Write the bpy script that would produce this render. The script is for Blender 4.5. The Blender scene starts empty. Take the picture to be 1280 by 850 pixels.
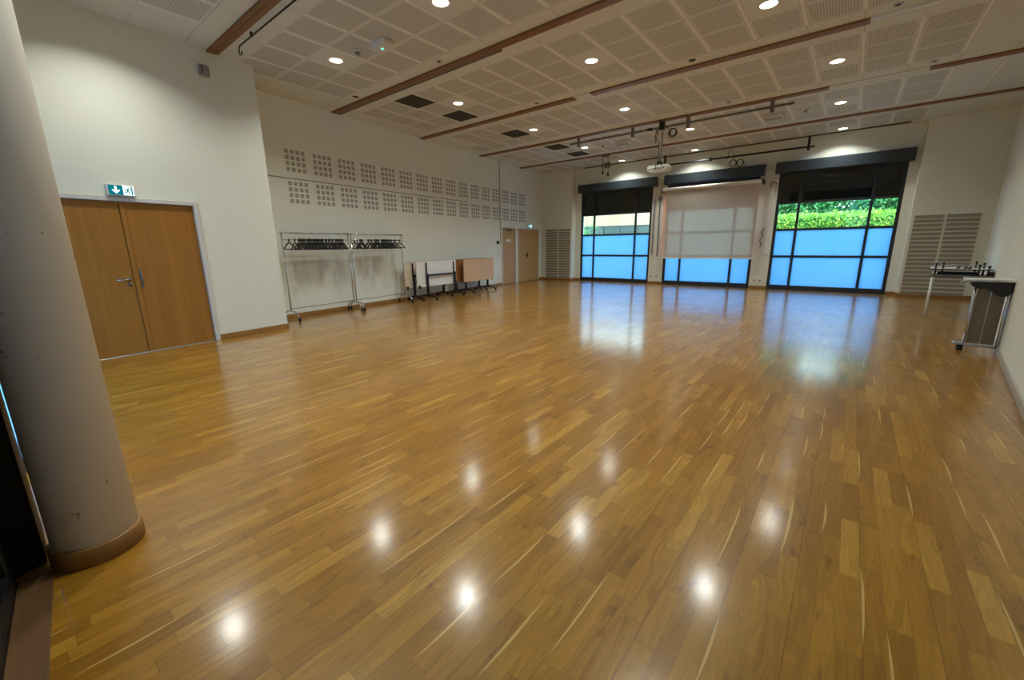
import bpy, math, random
from mathutils import Vector, Matrix
random.seed(7)
sc = bpy.context.scene
COL = sc.collection

# ------------------------------------------------------------------ camera, light, exposure
def cam_matrix(yaw, pit, rol, loc):
    cy, sy, cp, sp = math.cos(yaw), math.sin(yaw), math.cos(pit), math.sin(pit)
    fwd = Vector((-sy*cp, cy*cp, sp)); right = Vector((cy, sy, 0)); up = right.cross(fwd)
    c, s = math.cos(rol), math.sin(rol)
    r2 = c*right + s*up; u2 = -s*right + c*up; b = -fwd
    return Matrix(((r2.x, u2.x, b.x, loc[0]), (r2.y, u2.y, b.y, loc[1]), (r2.z, u2.z, b.z, loc[2]), (0, 0, 0, 1)))
cd = bpy.data.cameras.new('camera'); cam = bpy.data.objects.new('camera', cd); COL.objects.link(cam)
cam.matrix_world = cam_matrix(0.6809, -0.2251, -0.0126, (0, 0, 1.37))
cd.sensor_fit = 'HORIZONTAL'; cd.sensor_width = 36; cd.lens = 36*513.77/1280; cd.clip_start = 0.02; cd.clip_end = 300
sc.camera = cam
EXPOSURE = 0.2
LAMP_W = 20.0
LAMP_COL = (0.96, 0.99, 0.92)
DISC_E = 8.0
SKY = 9.0
SUN = 7.0
vs = sc.view_settings
vs.view_transform = 'Standard'; vs.look = 'None'; vs.gamma = 1; vs.exposure = EXPOSURE; vs.use_curve_mapping = False
w = bpy.data.worlds.new('sky'); sc.world = w; w.use_nodes = True
nt = w.node_tree; nt.nodes.clear()
wo = nt.nodes.new('ShaderNodeOutputWorld'); wb = nt.nodes.new('ShaderNodeBackground')
wr = nt.nodes.new('ShaderNodeValToRGB'); wg = nt.nodes.new('ShaderNodeTexCoord'); wx = nt.nodes.new('ShaderNodeSeparateXYZ')
wr.color_ramp.elements[0].position = 0.0; wr.color_ramp.elements[0].color = (0.70, 0.90, 1.0, 1)
wr.color_ramp.elements[1].position = 0.8; wr.color_ramp.elements[1].color = (0.36, 0.66, 1.0, 1)
nt.links.new(wg.outputs['Generated'], wx.inputs[0]); nt.links.new(wx.outputs['Z'], wr.inputs[0])
nt.links.new(wr.outputs[0], wb.inputs[0]); wb.inputs[1].default_value = SKY; nt.links.new(wb.outputs[0], wo.inputs[0])
sd = bpy.data.lights.new('sun', 'SUN'); sd.energy = SUN; sd.angle = 0.01; sd.color = (1, 0.95, 0.86)
so = bpy.data.objects.new('sun', sd); COL.objects.link(so); so.location = (0, -5, 12)
so.rotation_euler = Vector((0.25, -0.62, 0.9)).to_track_quat('Z', 'Y').to_euler()

# ------------------------------------------------------------------ materials
def lin(c):
    return tuple(((v/255)/12.92 if v/255 <= .04045 else ((v/255+.055)/1.055)**2.4) for v in c) + (1.0,)
class NB:
    def __init__(s, name):
        s.m = bpy.data.materials.new(name); s.m.use_nodes = True; s.t = s.m.node_tree; s.t.nodes.clear()
        s.out = s.t.nodes.new('ShaderNodeOutputMaterial')
    def n(s, typ, **k):
        o = s.t.nodes.new(typ)
        for a, b in k.items(): setattr(o, a, b)
        return o
    def put(s, sock, v):
        if isinstance(v, bpy.types.NodeSocket): s.t.links.new(v, sock)
        else: sock.default_value = v
    def math(s, op, a, b=0.0, c=None):
        o = s.n('ShaderNodeMath', operation=op); s.put(o.inputs[0], a); s.put(o.inputs[1], b)
        if c is not None: s.put(o.inputs[2], c)
        return o.outputs[0]
    def mix(s, f, a, b, mode='MIX'):
        o = s.n('ShaderNodeMix', data_type='RGBA', blend_type=mode); s.put(o.inputs[0], f); s.put(o.inputs[6], a); s.put(o.inputs[7], b)
        return o.outputs[2]
    def comb(s, x, y, z=0.0):
        o = s.n('ShaderNodeCombineXYZ'); s.put(o.inputs[0], x); s.put(o.inputs[1], y); s.put(o.inputs[2], z); return o.outputs[0]
    def noise(s, vec, scale, detail=3, rough=.55):
        o = s.n('ShaderNodeTexNoise'); s.put(o.inputs['Vector'], vec); s.put(o.inputs['Scale'], scale); s.put(o.inputs['Detail'], detail); s.put(o.inputs['Roughness'], rough); return o.outputs[0]
    def white(s, vec):
        o = s.n('ShaderNodeTexWhiteNoise', noise_dimensions='3D'); s.put(o.inputs['Vector'], vec); return o.outputs[0]
    def ramp(s, f, stops, interp='LINEAR'):
        o = s.n('ShaderNodeValToRGB'); cr = o.color_ramp; cr.interpolation = interp
        while len(cr.elements) < len(stops): cr.elements.new(0.5)
        for e, (p, c) in zip(cr.elements, stops): e.position = p; e.color = c if len(c) == 4 else tuple(c)+(1,)
        s.put(o.inputs[0], f); return o.outputs[0]
    def mapr(s, v, a, b, c, d):
        o = s.n('ShaderNodeMapRange'); s.put(o.inputs[0], v)
        for i, q in enumerate((a, b, c, d)): s.put(o.inputs[i+1], q)
        return o.outputs[0]
    def bsdf(s, color, rough=.5, metal=0.0, bump=None, bstr=.2, bdist=.01, **k):
        p = s.n('ShaderNodeBsdfPrincipled'); s.put(p.inputs['Base Color'], color); s.put(p.inputs['Roughness'], rough); s.put(p.inputs['Metallic'], metal)
        for a, b in k.items(): s.put(p.inputs[a.replace('_', ' ')], b)
        if bump is not None:
            b = s.n('ShaderNodeBump'); s.put(b.inputs['Strength'], bstr); s.put(b.inputs['Distance'], bdist); s.put(b.inputs['Height'], bump)
            s.t.links.new(b.outputs[0], p.inputs['Normal'])
        return p.outputs[0]
    def done(s, sh): s.t.links.new(sh, s.out.inputs[0]); return s.m
def obj_xyz(s):
    tc = s.n('ShaderNodeTexCoord'); sp = s.n('ShaderNodeSeparateXYZ'); s.t.links.new(tc.outputs['Object'], sp.inputs[0])
    return tc.outputs['Object'], sp.outputs[0], sp.outputs[1], sp.outputs[2]
def simple(name, rgb, rough=.5, metal=0.0, var=.08, scale=12, bstr=.05, **k):
    s = NB(name); v, x, y, z = obj_xyz(s); c = lin(rgb)
    nz = s.noise(v, scale)
    d = tuple(q*(1-var) for q in c[:3])+(1,); l = tuple(min(1, q*(1+var)) for q in c[:3])+(1,)
    col = s.mix(nz, d, l)
    return s.done(s.bsdf(col, rough, metal, bump=nz, bstr=bstr, **k))
def wood(name, a, b, rough=.4, axis='z', sx=60, sl=3, **k):
    s = NB(name); v, x, y, z = obj_xyz(s)
    mp = s.n('ShaderNodeMapping'); s.t.links.new(v, mp.inputs[0])
    sc_ = {'z': (sx, sx, sl), 'x': (sl, sx, sx), 'y': (sx, sl, sx)}[axis]; mp.inputs['Scale'].default_value = sc_
    g = s.noise(mp.outputs[0], 1, 4, .6)
    mp2 = s.n('ShaderNodeMapping'); s.t.links.new(v, mp2.inputs[0]); mp2.inputs['Scale'].default_value = tuple(q*.12 for q in sc_)
    g2 = s.noise(mp2.outputs[0], 1, 2)
    f = s.math('ADD', s.math('MULTIPLY', g, .5), s.math('MULTIPLY', g2, .5))
    col = s.ramp(f, [(.3, lin(a)), (.7, lin(b))])
    return s.done(s.bsdf(col, rough, bump=g, bstr=.05, **k))
def wall_mat(name, rgb):
    s = NB(name); v, x, y, z = obj_xyz(s)
    n1 = s.noise(v, 1.3, 4); n2 = s.noise(v, 160, 2)
    c = lin(rgb); col = s.mix(s.mapr(n1, .3, .7, 0, 1), tuple(q*.96 for q in c[:3])+(1,), c)
    spots = s.mapr(s.noise(v, 9, 2), .76, .80, 0, 1)
    col = s.mix(s.math('MULTIPLY', spots, .35), col, lin((120, 115, 105)))
    return s.done(s.bsdf(col, .75, bump=n2, bstr=.06, bdist=.003))
M = {}
M['wall'] = wall_mat('painted_plaster', (232, 234, 220))
M['paint'] = simple('white_gloss_paint', (214, 212, 204), .45)
M['wallback'] = simple('light_block_dark', (30, 28, 26), .9)
M['black'] = simple('black_metal', (22, 24, 27), .45)
M['plastic'] = simple('black_plastic', (14, 14, 16), .4)
M['slate'] = simple('slate_grey_metal', (44, 51, 57), .35, bstr=.02)
M['frame'] = simple('dark_window_frame', (34, 40, 46), .4)
M['chrome'] = simple('chrome', (205, 210, 216), .18, 1.0, var=.03, bstr=0)
M['alu'] = simple('aluminium', (180, 184, 188), .35, .8)
M['greymet'] = simple('grey_metal', (120, 116, 108), .45, .4)
M['rubber'] = simple('rubber', (20, 20, 20), .7)
M['white'] = simple('white_plastic', (225, 224, 218), .4)
M['grey'] = simple('grey_plastic', (150, 148, 140), .5)
M['dark'] = simple('dark_grille', (84, 80, 70), .8)
M['blind'] = simple('blackout_fabric', (20, 22, 23), .55, scale=60)
M['door'] = wood('door_veneer', (150, 98, 34), (176, 122, 50), .42, 'z', 30, 1.2)
M['door_pale'] = wood('pale_door_veneer', (186, 146, 94), (206, 168, 114), .42, 'z', 30, 1.2)
M['batten'] = wood('stained_batten', (114, 76, 42), (144, 102, 60), .5, 'x', 50, 2)
M['skirt'] = wood('skirting_oak', (140, 98, 48), (168, 124, 66), .4, 'z', 20, 2)
M['beech'] = wood('beech_laminate', (212, 172, 128), (226, 190, 148), .4, 'x', 60, 3)
M['brown'] = wood('brown_laminate', (150, 104, 62), (168, 120, 74), .4, 'x', 60, 3)
M['skirtgrey'] = simple('grey_skirting', (176, 166, 150), .5)
M['panelbrown'] = simple('smoked_panel', (112, 98, 80), .2)
M['plank'] = wood('threshold_plank', (88, 62, 38), (118, 84, 50), .5, 'x', 60, 4)
M['under'] = simple('white_board', (240, 241, 236), .5)
M['creamboard'] = simple('cream_board', (228, 216, 196), .5)
M['olive'] = simple('olive_slat', (150, 145, 126), .7)
M['slatline'] = simple('pale_slat_gap', (228, 224, 210), .7)
M['sticker_white'] = simple('sign_white', (240, 243, 240), .5)

def emis(name, rgb, e, base=None):
    s = NB(name); v, x, y, z = obj_xyz(s)
    em = s.n('ShaderNodeEmission'); nz = s.noise(v, 5); c = lin(rgb)
    s.put(em.inputs[0], s.mix(nz, c, tuple(min(1, q*1.02) for q in c[:3])+(1,))); em.inputs[1].default_value = e
    return s.done(em.outputs[0])
M['disc'] = emis('lamp_diffuser', (255, 246, 226), DISC_E)
M['exit_green'] = emis('exit_sign_green', (8, 118, 132), .9)
M['exit_white'] = emis('exit_sign_white', (225, 255, 252), 1.1)
M['green_led'] = emis('green_indicator', (90, 255, 170), 2.0)

# oak strip parquet, strips running along Y
def floor_mat():
    s = NB('oak_parquet'); v, x, y, z = obj_xyz(s)
    W = .070
    u = s.math('DIVIDE', x, W); ci = s.math('FLOOR', u); cf = s.math('FRACT', u)
    r1 = s.white(s.comb(ci, 3.7, 0))
    wob = s.noise(s.comb(s.math('MULTIPLY', ci, 7.31), s.math('MULTIPLY', y, .9), 0), 1, 1)
    vv = s.math('ADD', s.math('DIVIDE', y, .46), s.math('ADD', s.math('MULTIPLY', r1, 9.0), s.math('MULTIPLY', wob, 1.5)))
    ri = s.math('FLOOR', vv); rf = s.math('FRACT', vv)
    r2 = s.white(s.comb(ci, ri, 1.0)); r3 = s.white(s.comb(ci, ri, 5.0)); r4 = s.white(s.comb(ci, ri, 9.0))
    col = s.ramp(r2, [(0, lin((146, 100, 24))), (.25, lin((157, 109, 28))), (.6, lin((164, 115, 31))), (.85, lin((171, 122, 35))), (1, lin((186, 139, 50)))])
    gx = s.math('ADD', s.math('MULTIPLY', x, 55), s.math('MULTIPLY', r3, 50)); gv = s.comb(gx, s.math('MULTIPLY', y, 2.2), s.math('MULTIPLY', r2, 30))
    warp = s.noise(s.comb(s.math('MULTIPLY', x, 9), s.math('MULTIPLY', y, 1.6), s.math('MULTIPLY', r3, 40)), 1, 2)
    g = s.noise(s.comb(s.math('ADD', gx, s.math('MULTIPLY', warp, 14)), s.math('MULTIPLY', y, 2.2), s.math('MULTIPLY', r2, 30)), 1, 4, .65)
    gm = s.mapr(g, .28, .72, .70, 1.22)
    hsv = s.n('ShaderNodeHueSaturation'); s.put(hsv.inputs['Value'], gm); s.put(hsv.inputs['Color'], col); col = hsv.outputs[0]
    fg = s.noise(s.comb(s.math('MULTIPLY', x, 210), s.math('MULTIPLY', y, 9), s.math('MULTIPLY', r3, 17)), 1, 3, .6)
    col = s.mix(s.mapr(fg, .52, .72, 0, .30), col, lin((96, 62, 22)))
    # dark knots
    kn = s.noise(s.comb(s.math('MULTIPLY', x, 16), s.math('MULTIPLY', y, 5), r3), 1, 3)
    col = s.mix(s.math('MULTIPLY', s.mapr(kn, .64, .76, 0, 1), .6), col, lin((78, 50, 24)))
    # pale sapwood edge on some strips
    sw = s.math('MULTIPLY', s.math('MULTIPLY', rf, s.math('SUBTRACT', 1, rf)), .62)
    sapw = s.math('MULTIPLY', sw, s.math('ADD', warp, .5))
    sap = s.math('MULTIPLY', s.math('GREATER_THAN', r4, .86), s.math('LESS_THAN', cf, sapw))
    col = s.mix(s.math('MULTIPLY', sap, .8), col, lin((212, 172, 98)))
    # joints
    e1 = s.math('LESS_THAN', s.math('MINIMUM', cf, s.math('SUBTRACT', 1, cf)), .016)
    e2 = s.math('LESS_THAN', rf, .005)
    u3 = s.math('FRACT', s.math('DIVIDE', u, 3.0)); e3 = s.math('LESS_THAN', s.math('MINIMUM', u3, s.math('SUBTRACT', 1, u3)), .011)
    e = s.math('MAXIMUM', s.math('MULTIPLY', e1, .35), s.math('MAXIMUM', s.math('MULTIPLY', e2, .8), s.math('MULTIPLY', e3, .7)))
    col = s.mix(s.math('MULTIPLY', e, .6), col, lin((70, 44, 20)))
    big = s.noise(v, .55, 3)
    col = s.mix(s.mapr(big, .35, .7, 0, .16), col, lin((150, 108, 44)))
    rough = s.mapr(s.noise(v, 1.6, 2, .5), .3, .7, .30, .40)
    h = s.math('SUBTRACT', s.math('ADD', s.math('MULTIPLY', g, .35), s.math('MULTIPLY', r3, .5)), s.math('SUBTRACT', e, s.math('MULTIPLY', s.noise(v, 130, 2, .6), 1.2)))
    return s.done(s.bsdf(col, rough, bump=h, bstr=.22, bdist=.0015, Specular_IOR_Level=.3, Coat_Weight=1.0, Coat_Roughness=.15, Coat_IOR=1.38))
M['floor'] = floor_mat()

# ceiling tiles: runners every .5883 in X, bays of 2.5428 in Y
RX0, RP, TY0, RY, BAY = -1.4236, .5883, 5.434, .610, 2.5428
def ceil_mat(name, perf):
    s = NB(name); v, x, y, z = obj_xyz(s)
    ux = s.math('DIVIDE', s.math('SUBTRACT', x, RX0), RP); fx = s.math('FRACT', s.math('ADD', ux, 40))
    dx = s.math('MULTIPLY', s.math('MINIMUM', fx, s.math('SUBTRACT', 1, fx)), RP)       # distance to runner
    yb = s.math('MULTIPLY', s.math('FRACT', s.math('DIVIDE', s.math('SUBTRACT', y, TY0-10*BAY), BAY)), BAY)
    intile = s.math('LESS_THAN', yb, 3*RY)
    fy = s.math('FRACT', s.math('DIVIDE', yb, RY)); dyt = s.math('MULTIPLY', s.math('MINIMUM', fy, s.math('SUBTRACT', 1, fy)), RY)
    c = lin((220, 222, 212))
    nz = s.noise(v, 40, 3); col = s.mix(nz, tuple(q*.95 for q in c[:3])+(1,), c)
    h = nz
    if perf:
        P = 20.0
        hx = s.math('FRACT', s.math('MULTIPLY', fx, P)); hy = s.math('FRACT', s.math('MULTIPLY', fy, P))
        sl = s.math('MULTIPLY', s.math('LESS_THAN', s.math('ABSOLUTE', s.math('SUBTRACT', hx, .5)), .24), s.math('LESS_THAN', s.math('ABSOLUTE', s.math('SUBTRACT', hy, .5)), .34))
        inn = s.math('MULTIPLY', s.math('GREATER_THAN', dx, .045), s.math('GREATER_THAN', dyt, .030))
        hole = s.math('MULTIPLY', s.math('MULTIPLY', sl, inn), intile)
        col = s.mix(hole, col, lin((160, 157, 144)))
        col = s.mix(s.math('MULTIPLY', s.math('MULTIPLY', inn, intile), .14), col, lin((140, 132, 118)))
    run = s.math('MULTIPLY', s.math('LESS_THAN', dx, .022), intile)
    col = s.mix(run, col, lin((236, 234, 226)))
    edge = s.math('MULTIPLY', s.math('LESS_THAN', s.math('ABSOLUTE', s.math('SUBTRACT', dx, .025)), .0025), intile)
    edge = s.math('MAXIMUM', edge, s.math('MULTIPLY', s.math('LESS_THAN', dx, .003), s.math('SUBTRACT', 1, intile)))
    edge = s.math('MAXIMUM', edge, s.math('MULTIPLY', s.math('LESS_THAN', s.math('ABSOLUTE', s.math('SUBTRACT', dyt, .005)), .003), s.math('LESS_THAN', yb, 3*RY+.02)))
    col = s.mix(s.math('MULTIPLY', edge, .65), col, lin((100, 94, 84)))
    line = s.math('MULTIPLY', s.math('LESS_THAN', dyt, .0045), intile)
    col = s.mix(line, col, lin((236, 234, 226)))
    return s.done(s.bsdf(col, .7, bump=h, bstr=.05, bdist=.003))
M['tile'] = ceil_mat('perforated_ceiling_tile', True); M['plain'] = ceil_mat('plain_ceiling_tile', False)

# far left wall: perforated acoustic squares (object x = along the wall from y=3.07, z up)
def perf_wall_mat():
    s = NB('perforated_plaster'); v, x, y, z = obj_xyz(s)
    n1 = s.noise(v, 1.3, 4); n2 = s.noise(v, 160, 2)
    c = lin((236, 240, 230)); col = s.mix(s.mapr(n1, .3, .7, 0, 1), tuple(q*.96 for q in c[:3])+(1,), c)
    x0 = (3.858-3.07)*1.008; P = .5803*1.008
    t = s.math('SUBTRACT', x, x0); fi = s.math('FRACT', s.math('DIVIDE', t, P)); lx = s.math('MULTIPLY', fi, P)
    q = .1115; sx = s.math('FRACT', s.math('DIVIDE', s.math('ADD', lx, .0), q)); inx = s.math('MULTIPLY', s.math('LESS_THAN', sx, .68), s.math('LESS_THAN', lx, 4*q))
    rng = s.math('MULTIPLY', s.math('GREATER_THAN', t, 0), s.math('LESS_THAN', t, P*16))
    def rows(zb):
        tz = s.math('SUBTRACT', z, zb); f = s.math('FRACT', s.math('DIVIDE', tz, .109))
        return s.math('MULTIPLY', s.math('LESS_THAN', f, .70), s.math('MULTIPLY', s.math('GREATER_THAN', tz, 0), s.math('LESS_THAN', tz, .109*4)))
    m = s.math('MULTIPLY', s.math('MULTIPLY', inx, rng), s.math('MAXIMUM', rows(2.83), rows(2.245)))
    col = s.mix(m, col, lin((168, 167, 160)))
    # scuffs and grime on the lower wall
    gr = s.noise(s.comb(s.math('MULTIPLY', x, 5), 0, s.math('MULTIPLY', z, 1.2)), 1, 5, .65)
    band = s.math('MULTIPLY', s.math('MULTIPLY', s.mapr(z, 1.5, 1.2, 0, 1), s.mapr(z, .3, .55, 0, 1)), s.math('LESS_THAN', x, 3.5))
    col = s.mix(s.math('MULTIPLY', s.math('MULTIPLY', s.mapr(gr, .48, .68, 0, 1), band), .28), col, lin((126, 120, 106)))
    return s.done(s.bsdf(col, .75, bump=s.math('SUBTRACT', s.math('MULTIPLY', n2, .2), m), bstr=.35, bdist=.01))
M['perf'] = perf_wall_mat()

# glass
def glass_mat():
    s = NB('clear_glass'); v, x, y, z = obj_xyz(s)
    tr = s.n('ShaderNodeBsdfTransparent'); s.put(tr.inputs[0], s.mix(s.noise(v, 3), (.86, .93, .90, 1), (.90, .95, .92, 1)))
    gl = s.n('ShaderNodeBsdfGlossy'); gl.inputs['Roughness'].default_value = .02; fr = s.n('ShaderNodeFresnel'); fr.inputs[0].default_value = 1.45
    mx = s.n('ShaderNodeMixShader'); s.t.links.new(fr.outputs[0], mx.inputs[0]); s.t.links.new(tr.outputs[0], mx.inputs[1]); s.t.links.new(gl.outputs[0], mx.inputs[2])
    return s.done(mx.outputs[0])
M['glass'] = glass_mat()
def film_mat():
    s = NB('frosted_film'); v, x, y, z = obj_xyz(s)
    c = s.mix(s.noise(v, 1.1, 2), (.23, .42, .58, 1), (.29, .46, .62, 1))
    tl = s.n('ShaderNodeBsdfTranslucent'); s.put(tl.inputs[0], c)
    p = s.bsdf((.5, .6, .7, 1), .25)
    tr = s.n('ShaderNodeBsdfTransparent'); s.put(tr.inputs[0], c)
    m0 = s.n('ShaderNodeMixShader'); m0.inputs[0].default_value = .0; s.t.links.new(tl.outputs[0], m0.inputs[1]); s.t.links.new(tr.outputs[0], m0.inputs[2])
    mx = s.n('ShaderNodeMixShader'); mx.inputs[0].default_value = .08; s.t.links.new(m0.outputs[0], mx.inputs[1]); s.t.links.new(p, mx.inputs[2])
    return s.done(mx.outputs[0])
M['film'] = film_mat()
def screen_mat():
    s = NB('screen_fabric'); v, x, y, z = obj_xyz(s)
    wv = s.noise(s.comb(s.math('MULTIPLY', x, 9), 0, s.math('MULTIPLY', z, 1.2)), 1, 2)
    c = s.mix(s.noise(v, 3), lin((196, 186, 170)), lin((210, 200, 184)))
    d = s.bsdf(c, .8, bump=wv, bstr=.25, bdist=.02)
    tl = s.n('ShaderNodeBsdfTranslucent'); s.put(tl.inputs[0], lin((225, 190, 160)))
    tr = s.n('ShaderNodeBsdfRefraction'); tr.inputs['IOR'].default_value = 1.0; tr.inputs['Roughness'].default_value = .07; tr.inputs['Color'].default_value = (.50, .18, .075, 1)
    m1 = s.n('ShaderNodeMixShader'); m1.inputs[0].default_value = .25; s.t.links.new(d, m1.inputs[1]); s.t.links.new(tl.outputs[0], m1.inputs[2])
    ad = s.n('ShaderNodeAddShader'); s.t.links.new(m1.outputs[0], ad.inputs[0]); s.t.links.new(tr.outputs[0], ad.inputs[1])
    return s.done(ad.outputs[0])
M['screen'] = screen_mat()
def leaf_mat(name, a, b, c3):
    s = NB(name); v, x, y, z = obj_xyz(s)
    col = s.ramp(s.noise(v, 5, 4), [(.3, lin(a)), (.5, lin(b)), (.68, lin(c3))])
    p = s.bsdf(col, .45); tl = s.n('ShaderNodeBsdfTranslucent'); s.put(tl.inputs[0], col)
    mx = s.n('ShaderNodeMixShader'); mx.inputs[0].default_value = .3; s.t.links.new(p, mx.inputs[1]); s.t.links.new(tl.outputs[0], mx.inputs[2])
    return s.done(mx.outputs[0])
M['hedge'] = leaf_mat('hedge_leaf', (70, 130, 40), (120, 170, 60), (190, 190, 70))
M['tree'] = leaf_mat('tree_leaf', (30, 90, 50), (60, 130, 70), (90, 150, 80))
M['bark'] = simple('bark', (90, 70, 50), .9, var=.3)
M['cladding'] = wood('timber_cladding', (118, 98, 76), (150, 130, 104), .7, 'z', 4, .3)
M['render'] = simple('pale_render', (215, 208, 190), .8)
M['outglass'] = simple('far_glass', (30, 48, 46), .3)
M['ground'] = simple('paving', (180, 178, 168), .9, scale=3)
def column_mat():
    s = NB('chipped_column_paint'); v, x, y, z = obj_xyz(s)
    c = lin((238, 236, 224)); col = s.mix(s.noise(v, 2.5, 3), tuple(q*.93 for q in c[:3])+(1,), c)
    sp = s.mapr(s.noise(s.comb(s.math('MULTIPLY', x, 1), s.math('MULTIPLY', y, 1), s.math('MULTIPLY', z, .6)), 24, 3, .7), .66, .70, 0, 1)
    msk = s.mapr(s.noise(v, 2.4, 1), .50, .58, 0, 1)
    f = s.math('MULTIPLY', s.math('MULTIPLY', sp, msk), .7)
    col = s.mix(f, col, lin((70, 66, 60)))
    return s.done(s.bsdf(col, .6, bump=s.math('SUBTRACT', s.noise(v, 60), f), bstr=.15, bdist=.004))
M['column'] = column_mat()

# ------------------------------------------------------------------ mesh builder
class MB:
    def __init__(s): s.v = []; s.f = []; s.mi = []; s.sm = []
    def add(s, vs, fs, mi=0, smooth=False):
        o = len(s.v); s.v += [tuple(q) for q in vs]
        for f in fs: s.f.append(tuple(o+i for i in f)); s.mi.append(mi); s.sm.append(smooth)
        return s
    def box(s, x0, x1, y0, y1, z0, z1, mi=0, b=0.0):
        if b <= 0:
            vs = [(x, y, z) for z in (z0, z1) for y in (y0, y1) for x in (x0, x1)]
            return s.add(vs, [(0, 2, 3, 1), (4, 5, 7, 6), (0, 1, 5, 4), (2, 6, 7, 3), (0, 4, 6, 2), (1, 3, 7, 5)], mi)
        # chamfered box
        b = min(b, (x1-x0)/2.01, (y1-y0)/2.01, (z1-z0)/2.01)
        import itertools
        vs = []; idx = {}
        for sx, sy, sz in itertools.product((0, 1), repeat=3):
            for a in range(3):
                p = [[x0, x1][sx], [y0, y1][sy], [z0, z1][sz]]
                for k in range(3):
                    if k != a: p[k] += b*(1 if (sx, sy, sz)[k] == 0 else -1)
                idx[(sx, sy, sz, a)] = len(vs); vs.append(tuple(p))
        fs = []
        for a in range(3):
            o = [k for k in range(3) if k != a]
            for sd_ in (0, 1):
                q = []
                for (p_, r_) in ((0, 0), (1, 0), (1, 1), (0, 1)):
                    k = [0, 0, 0]; k[a] = sd_; k[o[0]] = p_; k[o[1]] = r_; q.append(idx[(*k, a)])
                fs.append(tuple(q))
            for (p_, r_) in ((0, 0), (1, 0), (1, 1), (0, 1)):   # edges along a
                k0 = [0, 0, 0]; k0[o[0]] = p_; k0[o[1]] = r_; k1 = list(k0); k1[a] = 1
                fs.append((idx[(*k0, o[0])], idx[(*k0, o[1])], idx[(*k1, o[1])], idx[(*k1, o[0])]))
        for k in itertools.product((0, 1), repeat=3): fs.append(tuple(idx[(*k, a)] for a in range(3)))
        return s.add(vs, fs, mi)
    def tube(s, pts, r, n=10, mi=0, cap=True, closed=False):
        pts = [Vector(p) for p in pts]; N = len(pts); rs = r if isinstance(r, (list, tuple)) else [r]*N
        t0 = (pts[1]-pts[0]).normalized(); up = Vector((0, 0, 1)) if abs(t0.z) < .9 else Vector((1, 0, 0))
        a = t0.cross(up).normalized(); vs = []
        for i, p in enumerate(pts):
            if closed: t = (pts[(i+1) % N]-pts[i-1])
            elif i == 0: t = pts[1]-pts[0]
            elif i == N-1: t = pts[-1]-pts[-2]
            else: t = (pts[i+1]-pts[i]).normalized()+(pts[i]-pts[i-1]).normalized()
            t = t.normalized(); a = (a-t*a.dot(t)).normalized(); b = t.cross(a)
            for k in range(n):
                q = 2*math.pi*k/n; vs.append(p+rs[i]*(math.cos(q)*a+math.sin(q)*b))
        fs = [(i*n+k, i*n+(k+1) % n, (i+1)*n+(k+1) % n, (i+1)*n+k) for i in range(N-1) for k in range(n)]
        if closed: fs += [((N-1)*n+k, (N-1)*n+(k+1) % n, (k+1) % n, k) for k in range(n)]
        s.add(vs, fs, mi, True)
        if cap and not closed:
            o = len(s.v)-len(vs); s.f.append(tuple(o+k for k in reversed(range(n)))); s.mi.append(mi); s.sm.append(False)
            s.f.append(tuple(o+(N-1)*n+k for k in range(n))); s.mi.append(mi); s.sm.append(False)
        return s
    def lathe(s, prof, n=32, c=(0, 0, 0), mi=0):
        vs = []
        for (r, z) in prof:
            for k in range(n):
                q = 2*math.pi*k/n; vs.append((c[0]+r*math.cos(q), c[1]+r*math.sin(q), c[2]+z))
        fs = [(i*n+k, i*n+(k+1) % n, (i+1)*n+(k+1) % n, (i+1)*n+k) for i in range(len(prof)-1) for k in range(n)]
        s.add(vs, fs, mi, True); o = len(s.v)-len(vs)
        for i, rev in ((0, True), (len(prof)-1, False)):
            if prof[i][0] > 1e-5:
                r_ = [o+i*n+k for k in range(n)]; s.f.append(tuple(reversed(r_)) if rev else tuple(r_)); s.mi.append(mi); s.sm.append(False)
        return s
    def prism(s, poly, z0, z1, mi=0, plane='xy', smooth=False):
        n = len(poly)
        mk = {'xy': lambda a, b, h: (a, b, h), 'xz': lambda a, b, h: (a, h, b), 'yz': lambda a, b, h: (h, a, b)}[plane]
        vs = [mk(a, b, z0) for a, b in poly]+[mk(a, b, z1) for a, b in poly]
        fs = [tuple(reversed(range(n))), tuple(range(n, 2*n))]+[(i, (i+1) % n, n+(i+1) % n, n+i) for i in range(n)]
        return s.add(vs, fs, mi, smooth)
    def build(s, name, mats, parent=None, loc=(0, 0, 0), rz=0.0, **k):
        me = bpy.data.meshes.new(name); me.from_pydata(s.v, [], s.f)
        if not isinstance(mats, (list, tuple)): mats = [mats]
        for m in mats: me.materials.append(M[m] if isinstance(m, str) else m)
        me.polygons.foreach_set('material_index', s.mi); me.polygons.foreach_set('use_smooth', s.sm)
        import bmesh
        bm = bmesh.new(); bm.from_mesh(me); bmesh.ops.recalc_face_normals(bm, faces=bm.faces); bm.to_mesh(me); bm.free(); me.update()
        o = bpy.data.objects.new(name, me); COL.objects.link(o); o.location = loc; o.rotation_euler = (0, 0, rz)
        if parent: o.parent = parent
        for a, b in k.items(): o[a] = b
        return o
def thing(name, label, cat, loc=(0, 0, 0), rz=0.0, group=None, kind=None):
    o = bpy.data.objects.new(name, None); COL.objects.link(o); o.location = loc; o.rotation_euler = (0, 0, rz); o.empty_display_size = .1
    tag(o, label, cat, group, kind); return o
def tag(o, label=None, cat=None, group=None, kind=None):
    if label: o['label'] = label
    if cat: o['category'] = cat
    if group: o['group'] = group
    if kind: o['kind'] = kind
    return o
def structure(o): o['kind'] = 'structure'; return o
def copy_tree(o, parent=None):
    c = o.copy(); COL.objects.link(c)
    if parent: c.parent = parent
    for ch in list(o.children): copy_tree(ch, c)
    return c

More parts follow.
